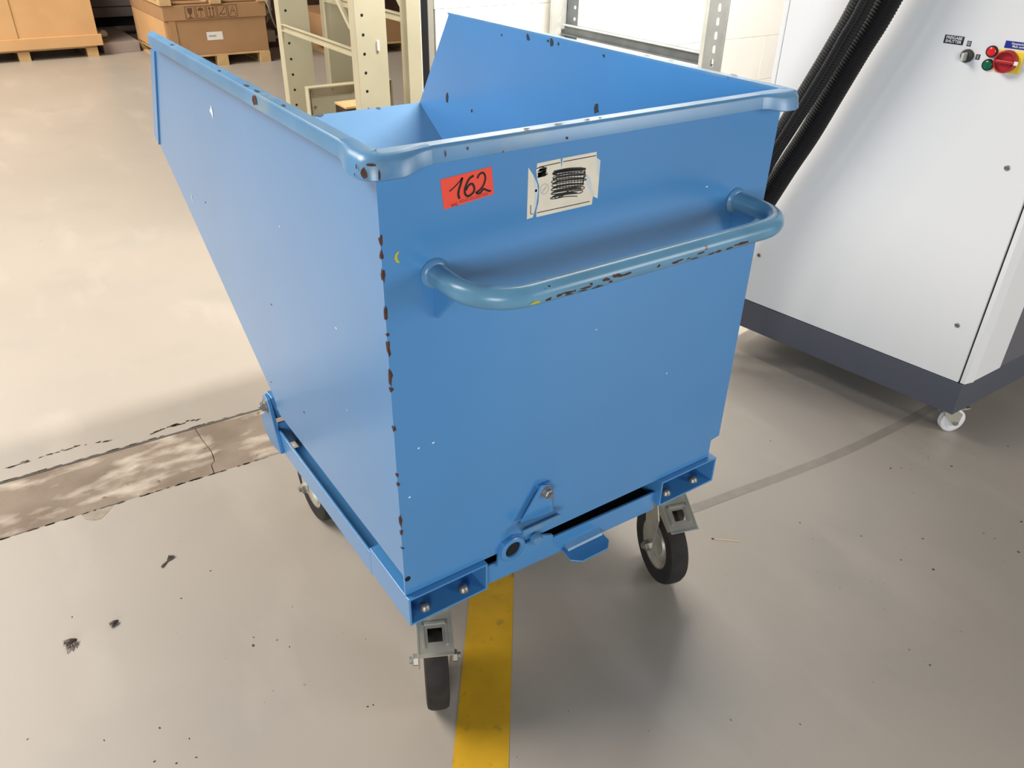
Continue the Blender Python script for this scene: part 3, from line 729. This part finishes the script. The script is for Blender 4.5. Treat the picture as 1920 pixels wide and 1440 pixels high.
# ================================================================== SHELF by the wall
shelf = thing('shelf_frame', 'galvanised slotted steel shelf side frame standing against the white wall', 'shelf', (2.12, 1.9, 0))
def slotted(x0, x1, y, z0, z1, pitch, sw_, sh, t=.002, off=(0, 0, 0)):
    """upright web facing -y with a column of slots, plus side lips"""
    mb = MB(); xm = x0 + (x1-x0)*.55; n = int((z1-z0)/pitch)
    for k in range(n):
        a = z0 + k*pitch; b = a + pitch; zm = (a+b)/2
        outer = [(x0, a), (x1, a), (x1, b), (x0, b)]
        slot = []
        for i in range(8):
            th = math.pi/8 + 2*math.pi*i/8 + math.pi
            slot.append((xm + sw_/2*math.cos(th)*1.08, zm + math.copysign(sh/2-sw_/2, math.sin(th)) + sw_/2*math.sin(th)))
        # slot vertices start at lower left going counter-clockwise
        oi = [0, 1, 1, 1, 2, 3, 3, 3]
        cor = {0: outer[0], 1: outer[1], 2: outer[2], 3: outer[3]}
        ring = [outer[0], (xm, a), outer[1], (x1, zm), outer[2], (xm, b), outer[3], (x0, zm)]
        ang = lambda p: math.atan2((p[1]-zm)/pitch, (p[0]-xm)/(x1-x0))
        ring = sorted(ring, key=ang); slot = sorted(slot, key=ang)
        for yy in (y, y+t):
            for i in range(8):
                q = (i+1) % 8
                mb.face([(ring[i][0], yy, ring[i][1]), (ring[q][0], yy, ring[q][1]), (slot[q][0], yy, slot[q][1]), (slot[i][0], yy, slot[i][1])])
        for i in range(8):
            q = (i+1) % 8
            mb.face([(slot[i][0], y, slot[i][1]), (slot[q][0], y, slot[q][1]), (slot[q][0], y+t, slot[q][1]), (slot[i][0], y+t, slot[i][1])])
    mb.v = [tuple(Vector(v) - Vector((2.12, 1.9, 0))) for v in mb.v]
    return mb
def sh_box(nm, x0, x1, y0, y1, z0, z1, m, par=shelf, bevel=0): return MB().box(x0-2.12, x1-2.12, y0-1.9, y1-1.9, z0, z1).build(nm, m, par, bevel=bevel)
def upright(x0, x1, y, slots=True):
    u = slotted(x0, x1, y, 0, 2.2, .05, .017, .030).build('upright', 'galv', shelf)
    sh_box('upright_lip', x0-.002, x0, y, y+.020, 0, 2.2, 'galv', u); sh_box('upright_lip', x1, x1+.006, y-.004, y+.020, 0, 2.2, 'galv', u)
    sh_box('foot_plate', x0-.005, x1+.01, y-.01, y+.04, 0, .004, 'galv', u)
    return u
u1 = upright(2.066, 2.168, 1.38); u2 = upright(2.069, 2.150, 2.37)
lg = MB()
n = 44
sh_box('upright_leg', 2.150, 2.154, 2.285, 2.37, 0, 2.2, 'galv_dark', u2)
for z in (.62, .67, .72, .77, .82, .93, .98, 1.03): 
    MB().lathe([(.008, 0), (.008, .0006)], (2.150-2.12, 2.305-1.9, z), (-1, 0, 0), 12).build('bolt_hole', 'wall', u2)
for z in (.858, 2.14, .20):
    bm_ = MB().prism([(0, z), (0, z+.046), (.022, z+.046), (.022, z+.040), (.004, z+.040), (.004, z+.006), (.022, z+.006), (.022, z)], 1.394-1.9, 2.355-1.9, 1)
    bm_.v = [(v[0] + 2.130-2.12, v[1], v[2]) for v in bm_.v]
    bm_.build('side_beam', 'galv_dark', shelf)
    sh_box('beam_flange', 2.112, 2.131, 1.394, 2.355, z+.042, z+.046, 'galv', shelf)
    sh_box('beam_flange', 2.112, 2.131, 1.394, 2.355, z, z+.005, 'galv_dark', shelf)

# ================================================================== RACK UPRIGHT FRAMES in the opening
def rack_frame(nm, x, wA, wC, label, zh, diag, holes=True):
    """two channel posts joined by braces along y; near post at y 2.36, far post at y 3.25"""
    root = thing(nm, label, 'rack frame', (x, 2.8, 0))
    for y, w_ in ((2.36, wC), (3.25, wA)):
        y_ = y - 2.8
        p = MB().box(0, w_, y_, y_+.003, 0, 2.6).box(0, .003, y_+.003, y_+.062, 0, 2.6).box(w_-.003, w_, y_+.003, y_+.062, 0, 2.6)
        post = p.build('post', 'beige', root, bevel=.0015)
        k = 0; z = .17
        hm = None
        while z < 1.5 and holes:
            if z > .3:
                if hm is None: hm = MB().lathe([(.0062, 0), (.0062, .0008)], (0, 0, 0), (0, -1, 0), 12).build('post_hole', 'black', post, loc=(.032, y_, z))
                else:
                    c = copy_child(hm, post, (.032, y_, z))
            z += .075
        MB().box(-.02, w_+.02, y_-.02, y_+.08, 0, .006).build('foot_plate', 'beige', post)
    ya, yb = 2.36+.06-2.8, 3.25-2.8
    for z in zh:
        b = MB().box(.012, .016, ya, yb, z-.016, z+.016).box(.0, .012, ya, yb, z+.011, z+.016).box(.0, .012, ya, yb, z-.016, z-.011)
        b.build('brace', 'beige', root)
    for (y0, z0, y1, z1) in diag:
        MB().add([(.018, y0-2.8, z0), (.030, y0-2.8, z0), (.018, y0-2.8+.03, z0), (.030, y0-2.8+.03, z0), (.018, y1-2.8, z1), (.030, y1-2.8, z1), (.018, y1-2.8+.03, z1), (.030, y1-2.8+.03, z1)],
                 [(0,1,3,2), (4,6,7,5), (0,4,5,1), (1,5,7,3), (3,7,6,2), (2,6,4,0)]).build('diagonal_brace', 'beige', root)
    return root
rf = rack_frame('rack_frame', 1.045, .150, .140, 'beige steel rack upright frame with a row of holes in wide posts', (.845, 1.60), ((2.44, .93, 3.22, 1.58),))
MB().lathe([(.006, -.02), (.006, .02)], (.095, 2.36-2.8-.004, .875), (0, 0, 1), 10).build('locking_slot', 'label_white', rf, bevel=.001)
rack_frame('rack_frame', 1.283, .125, .066, 'narrower beige rack upright frame standing next to the door frame', (.968, 1.70), ((2.42, 1.00, 3.22, 1.68),), holes=False)

# beige sheet steel shelf panel standing on edge between the frames, flanges towards the viewer
tb = thing('steel_panel', 'beige flanged sheet steel panel standing upright between the rack frames', 'panel', (1.19, 2.82, 0))
x0, x1, zt = -.212, .225, .642
MB().box(x0, x1, .016, .020, 0, zt).build('panel_sheet', 'beige', tb)
MB().box(x0, x1, -.022, .016, zt-.006, zt).build('top_flange', 'beige', tb, bevel=.001)
MB().box(x0, x0+.006, -.022, .016, 0, zt-.006).build('side_flange', 'beige', tb, bevel=.001)
MB().box(x0+.018, x0+.021, -.004, .016, 0, zt-.022).build('inner_fold', 'beige', tb)
MB().box(x1-.006, x1, -.022, .016, 0, zt-.006).build('side_flange', 'beige', tb, bevel=.001)
hp = []
for cx_, cz_, a0 in ((.155, .575, 0), (.045, .575, 90), (.045, .40, 180), (.155, .40, 270)):
    for k in range(5):
        th = math.radians(a0 + k*22.5); hp.append((cx_ + .03*math.cos(th), cz_ + .03*math.sin(th)))
MB().prism(hp, .0135, .0158, 1).build('access_cover', 'beige', tb)
for sx_, sz_ in ((-.075, .615), (-.17, .545)):
    MB().lathe([(.006, 0), (.006, .004)], (sx_, .016, sz_), (0, -1, 0), 8).build('rivet', 'steel', tb)
wbk = thing('wooden_crate', 'dark brown wooden crate with a pale lid in front of the beige panel', 'crate', (1.155, 2.69, 0))
MB().box(-.065, .085, -.06, .07, 0, .566).build('crate_body', 'wood_brown', wbk, bevel=.003)
MB().box(-.068, .090, -.062, .074, .566, .576).build('lid', 'wood', wbk, bevel=.002)
for sx_, sz_ in ((-.05, .55), (-.05, .525), (-.03, .555)):
    MB().lathe([(.004, 0), (.003, .002)], (sx_, -.06, sz_), (0, -1, 0), 8).build('nail', 'steel', wbk)

# ================================================================== PALLETS AND CARTONS in the hall
def pallet(nm, loc, wx, wy, label, h=.105, nb=5):
    r = thing(nm, label, 'pallet', loc, 0.0, None)
    tb_, bh = .018, h - .018*2 - .012
    bw = .12; 
    board = None
    for i in range(nb):
        y = bw/2 + (wy-bw)*i/(nb-1)
        if board is None: board = MB().box(0, wx, -bw*.42, bw*.42, h-tb_, h).build('deck_board', 'wood', r, loc=(0, y, 0), bevel=.002)
        else: copy_child(board, r, (0, y, 0))
    st_ = None
    for x in (0, (wx-.1)/2, wx-.1):
        if st_ is None: st_ = MB().box(0, .1, 0, wy, h-tb_-.014, h-tb_).build('stringer_board', 'wood', r, loc=(x, 0, 0))
        else: copy_child(st_, r, (x, 0, 0))
    bk = None
    for x in (0, (wx-.1)/2, wx-.1):
        for y in (0, (wy-.1)/2, wy-.1):
            if bk is None: bk = MB().box(0, .1, 0, .1, .012, h-tb_-.014).build('block', 'wood', r, loc=(x, y, 0), bevel=.002)
            else: copy_child(bk, r, (x, y, 0))
    ru = None
    for x in (0, (wx-.1)/2, wx-.1):
        if ru is None: ru = MB().box(0, .1, 0, wy, 0, .012).build('runner', 'wood', r, loc=(x, 0, 0))
        else: copy_child(ru, r, (x, 0, 0))
    return r
# middle pallet: carton with printed handling symbols
pallet('pallet', (1.385, 7.2, 0), .915, 1.35, 'pale wooden pallet under the carton with printed handling symbols')
box = thing('carton', 'brown carton with fragile symbols and a white label on a pallet', 'carton', (1.385, 7.2, .106))
MB().box(0, .915, .012, 1.30, 0, .42).build('carton_body', 'cardboard', box, bevel=.004)
MB().box(-.012, .927, 0, 1.312, .300, .425).build('carton_lid', 'cardboard', box, bevel=.004)
MB().box(.022, .085, .004, .012, .0, .30).build('corner_board', 'cardboard', box)
cl = MB().box(-.012, -.002, .03, 1.28, .0, .298).build('lit_side_board', 'cardboard_light', box)  # paler than the carton: light falling on this side put into the colour
lbl = MB().box(.345, .490, .010, .0125, .120, .190).build('shipping_label', 'label_white', box)
MB().box(.36, .43, .009, .0098, .150, .162).build('label_print', 'print_grey', lbl)
ic = MB(); fy = lambda u, v: (u, -.001, v)
for k in range(5):
    a = .185 + k*.096; b = a + .082; z0, z1 = .312, .412
    stroke(ic, [(a, z0), (b, z0), (b, z1), (a, z1), (a, z0)], .006, fy)
a = .185
ic.face([fy(a+.018, .400), fy(a+.064, .400), fy(a+.060, .362), fy(a+.046, .345), fy(a+.036, .345), fy(a+.022, .362)]); stroke(ic, [(a+.041, .345), (a+.041, .322)], .008, fy); stroke(ic, [(a+.022, .321), (a+.060, .321)], .006, fy)
a += .096; ic.face([fy(a+.012, .375), fy(a+.070, .375), fy(a+.058, .395), fy(a+.041, .401), fy(a+.024, .395)]); stroke(ic, [(a+.041, .375), (a+.041, .325), (a+.030, .325)], .005, fy); stroke(ic, [(a+.010, .345), (a+.010, .325)], .004, fy)
a += .096
for dx in (.025, .057): stroke(ic, [(a+dx, .325), (a+dx, .390)], .007, fy); ic.face([fy(a+dx-.013, .385), fy(a+dx+.013, .385), fy(a+dx, .405)])
stroke(ic, [(a+.012, .322), (a+.070, .322)], .006, fy)
a += .096; stroke(ic, [(a+.012, .325), (a+.070, .400)], .005, fy); stroke(ic, [(a+.020, .345), (a+.050, .330), (a+.068, .345)], .008, fy)
a += .096; stroke(ic, [(a+.012, .325), (a+.045, .395), (a+.070, .325)], .005, fy); stroke(ic, [(a+.030, .360), (a+.060, .360)], .005, fy)
ic.build('handling_symbols', 'icon', box)
pallet('pallet', (1.36, 7.19, .533), .98, 1.30, 'pale wooden pallet stacked on top of the carton with symbols')
# left pallet: tall light crate
pallet('pallet', (-.35, 8.25, 0), 1.29, 1.0, 'grey weathered wooden pallet under the large light brown crate', h=.100)
cr = thing('crate', 'large light brown crate with a tray-like bottom rim on a pallet', 'crate', (-.40, 8.21, .101))
MB().box(.02, 1.370, .03, 1.05, .0, .98).build('crate_body', 'cardboard_light', cr, bevel=.004)
MB().box(0, 1.395, 0, 1.08, 0, .100).build('bottom_tray', 'cardboard_light', cr, bevel=.004)
MB().box(.02, .685, .018, .030, .100, .98).build('overlapping_panel', 'cardboard_light', cr, bevel=.003)
# right pallet behind the rack frames
pallet('pallet', (2.945, 7.1, 0), .86, 1.2, 'pale wooden pallet seen between the beige rack posts')
b3 = thing('carton', 'dark brown low carton with small label seen between the rack posts', 'carton', (2.945, 7.1, .106))
MB().box(0, .84, .02, 1.15, 0, .25).build('carton_body', 'cardboard', b3, bevel=.004)
l3 = MB().box(.33, .57, .016, .0195, .150, .205).build('shipping_label', 'label_white', b3)
MB().box(.36, .45, .015, .0158, .170, .182).build('label_print', 'print_grey', l3)

# grey plinth and cabinets along the far side of the hall
g1 = thing('grey_cabinet', 'grey steel cabinet above a dark gap, between the crate and the carton', 'cabinet', (1.25, 9.45, 0))
MB().box(-.35, .55, 0, .5, .20, 1.6).build('cabinet_body', 'grey_sheet', g1, bevel=.004)
MB().box(-.34, .54, .05, .45, .10, .20).build('dark_recess', 'black', g1)
MB().box(-.24, .10, -1.1, .5, 0, .10).build('concrete_plinth', 'concrete_grey', g1, bevel=.003)
MB().box(-.35, .55, -.006, 0, .30, .306).build('panel_joint', 'black', g1)
dk = thing('dark_cabinet', 'dark brown wooden cabinet standing behind the cartons', 'cabinet', (2.45, 8.75, 0))
MB().box(0, 2.2, 0, .6, 0, 1.8).build('cabinet_body', 'wood_brown', dk, bevel=.004)
for x in (.73, 1.46): MB().box(x-.004, x+.004, -.004, 0, .05, 1.75).build('door_joint', 'black', dk)
wbx = MB().box(-.055, .055, -.08, .08, 0, .11).build('white_carton', 'white_box', loc=(2.60, 8.1, .05), bevel=.003)
tag(wbx, 'small white carton beside the brown carton on the pallet', 'carton')
cru = MB().box(-.10, .14, -.12, .12, 0, .05).build('dark_box', 'wood_brown', loc=(2.60, 8.1, 0))
tag(cru, 'flat dark box under the small white carton', 'box')
# bundle of crumpled film with a white cable
random.seed(3)
fb = bmesh.new(); bmesh.ops.create_icosphere(fb, subdivisions=3, radius=1.0)
for v in fb.verts:
    k = 1 + random.uniform(-.28, .22); v.co = Vector((v.co.x*.10*k, v.co.y*.08*k, v.co.z*.17*k))
fm = bpy.data.meshes.new('film'); fb.to_mesh(fm); fb.free(); fm.materials.append(M['film'])
fo = bpy.data.objects.new('plastic_film_bundle', fm); COL.objects.link(fo); fo.location = (2.60, 8.16, .40)
tag(fo, 'crumpled bundle of clear plastic film beside the carton', 'plastic film')
co = MB().sweep(smooth_poly([(2.53, 8.02, .47), (2.57, 7.99, .47), (2.60, 7.97, .40), (2.62, 7.97, .30), (2.65, 7.98, .21), (2.70, 8.05, .17)], 6), .009, 8).build('white_cable', 'cable_white', smooth=60)
tag(co, 'white cable hanging over the plastic film bundle', 'cable')
rg = MB().lathe([(0, 0), (.05, .004), (.062, .03), (.045, .055), (0, .06)], (0, 0, 0), (0, 0, 1), 14, cap=False).build('white_rag', 'label_white', loc=(1.085, 8.75, .101), smooth=70)
for v in rg.data.vertices: v.co.x *= 1 + random.uniform(-.2, .2); v.co.z *= 1 + random.uniform(-.25, .25)
tag(rg, 'small white rag on the plinth next to the light brown crate', 'rag')

# ================================================================== SMALL THINGS ON THE FLOOR
def fly(loc, rz, sc, label, legs):
    r = thing('dead_fly', label, 'fly', loc, rz)
    b = bmesh.new(); bmesh.ops.create_uvsphere(b, u_segments=14, v_segments=9, radius=1)
    for v in b.verts:
        t = v.co.x; k = 1 - .25*max(0, t) - .12*math.exp(-((t-.25)/.12)**2)
        v.co = Vector((t*.0105*sc, v.co.y*.0058*sc*k, v.co.z*.0046*sc*k + .0050*sc))
    me = bpy.data.meshes.new('fly_body'); b.to_mesh(me); b.free(); me.materials.append(M['fly']); me.shade_smooth()
    o = bpy.data.objects.new('fly_body', me); COL.objects.link(o); o.parent = r
    for a, l in ((150, .014), (205, .013)):
        c, s = math.cos(math.radians(a)), math.sin(math.radians(a)); l *= sc
        n_ = Vector((-s, c)); P0_ = Vector((0, 0))
        MB().add([(0, 0, .0085*sc), (c*l*.6+n_.x*.003*sc, s*l*.6+n_.y*.003*sc, .007*sc), (c*l, s*l, .005*sc), (c*l*.6-n_.x*.003*sc, s*l*.6-n_.y*.003*sc, .007*sc)], [(0, 1, 2, 3)]).build('wing', 'fly_wing', r)
    for a, l in legs:
        c, s = math.cos(math.radians(a)), math.sin(math.radians(a)); l *= sc
        MB().sweep([(c*.004*sc, s*.004*sc, .004*sc), (c*l*.6, s*l*.6, .005*sc), (c*l, s*l, .0006)], [.0013*sc, .0010*sc, .0006*sc], 6).build('leg', 'fly_wing', r)
    return r
fly((-.544, .577, 0), math.radians(-5), 1.35, 'dead fly on the floor with its legs spread out', [(-110, .020), (-85, .018), (-60, .016), (-40, .014), (110, .013), (80, .011)])
fly((-.453, .584, 0), math.radians(10), 1.0, 'smaller dead fly on the floor with folded legs', [(120, .012), (100, .011)])
# tuft of dust, brush shaped
tf_ = thing('dust_tuft', 'brush-shaped grey tuft of dust lying on the floor', 'dust tuft', (-.304, .722, 0), math.radians(38))
random.seed(9)
hm_ = MB()
for i in range(70):
    a = random.uniform(-.5, .5); l = random.uniform(.014, .026); z = random.uniform(.0008, .004)
    hm_.sweep([(0, 0, .001), (math.cos(a)*l*.6, math.sin(a)*l*.6, z), (math.cos(a)*l, math.sin(a)*l, z*.6)], [.0007, .0008, .0004], 4)
hm_.build('fibres', 'fluff', tf_, kind='stuff')
MB().sweep([(-.020, -.001, .0026), (-.014, 0, .003), (-.004, 0, .0022), (.002, 0, .0018)], [.0024, .0030, .0018, .0016], 8).build('stalk', 'fluff', tf_, smooth=60)
# burnt match
mt = thing('matchstick', 'burnt matchstick lying on the floor right of the castor wheel', 'match', (.928, .0125, 0), math.atan2(-.047, .053))
MB().box(-.034, .036, -.0011, .0011, 0, .0022).build('stick', 'match_wood', mt)
MB().lathe([(.0005, 0), (.0017, .001), (.0019, .004), (.0012, .007)], (-.039, 0, .0014), (1, 0, 0), 8).build('match_head', 'crack', mt, smooth=60)
# crumbs
SP = [(1.381, 0.25), (1.574, -0.038), (1.601, -0.056), (1.738, -0.132), (1.985, -0.172), (1.718, -0.069), (1.242, -0.172), (1.371, -0.268), (1.288, -0.348), (1.662, -0.377), (1.535, -0.435), (1.006, -0.462), (1.006, -0.512), (0.534, -0.364), (0.645, -0.449), (-0.307, 0.581), (-0.212, 0.354), (-0.204, 0.375), (-0.147, 0.306), (-0.163, 0.339), (-0.435, 0.255), (-0.532, 0.287), (-0.655, 0.371), (-0.393, 0.199), (-0.393, 0.151), (-0.428, 0.159), (-0.461, 0.186), (-0.223, 0.634), (-0.529, 0.659), (1.25, -0.283), (1.529, -0.346), (1.533, -0.373), (1.148, -0.048), (0.074, 0.701), (-0.069, 0.072), (-0.058, 0.069)]
random.seed(31)
sp = MB()
big = {3, 4, 7, 8, 9, 10, 16, 1}
for i, (x, y) in enumerate(SP + [(random.uniform(-.6, 2.0), random.uniform(-.6, .5)) for _ in range(60)] + [(random.uniform(1.0, 2.0), random.uniform(-.5, 0)) for _ in range(30)]):
    r = .0042 if i in big else (.0028 if i < len(SP) else random.uniform(.0007, .0016)); a = random.uniform(0, 3.14); el = random.uniform(.4, .9); h = r*.55
    pts = []
    for k in range(6):
        th = k*math.pi/3; q = 1 + random.uniform(-.3, .3); u, v = r*q*math.cos(th), r*el*q*math.sin(th)
        pts.append((x + u*math.cos(a) - v*math.sin(a), y + u*math.sin(a) + v*math.cos(a), 0.0))
    sp.add(pts + [(x, y, h)], [(k, (k+1) % 6, 6) for k in range(6)] + [(5, 4, 3, 2, 1, 0)])
db = sp.build('floor_crumbs', 'debris'); db['kind'] = 'stuff'
tag(db, 'dark crumbs and specks of dirt scattered over the floor', 'crumbs')
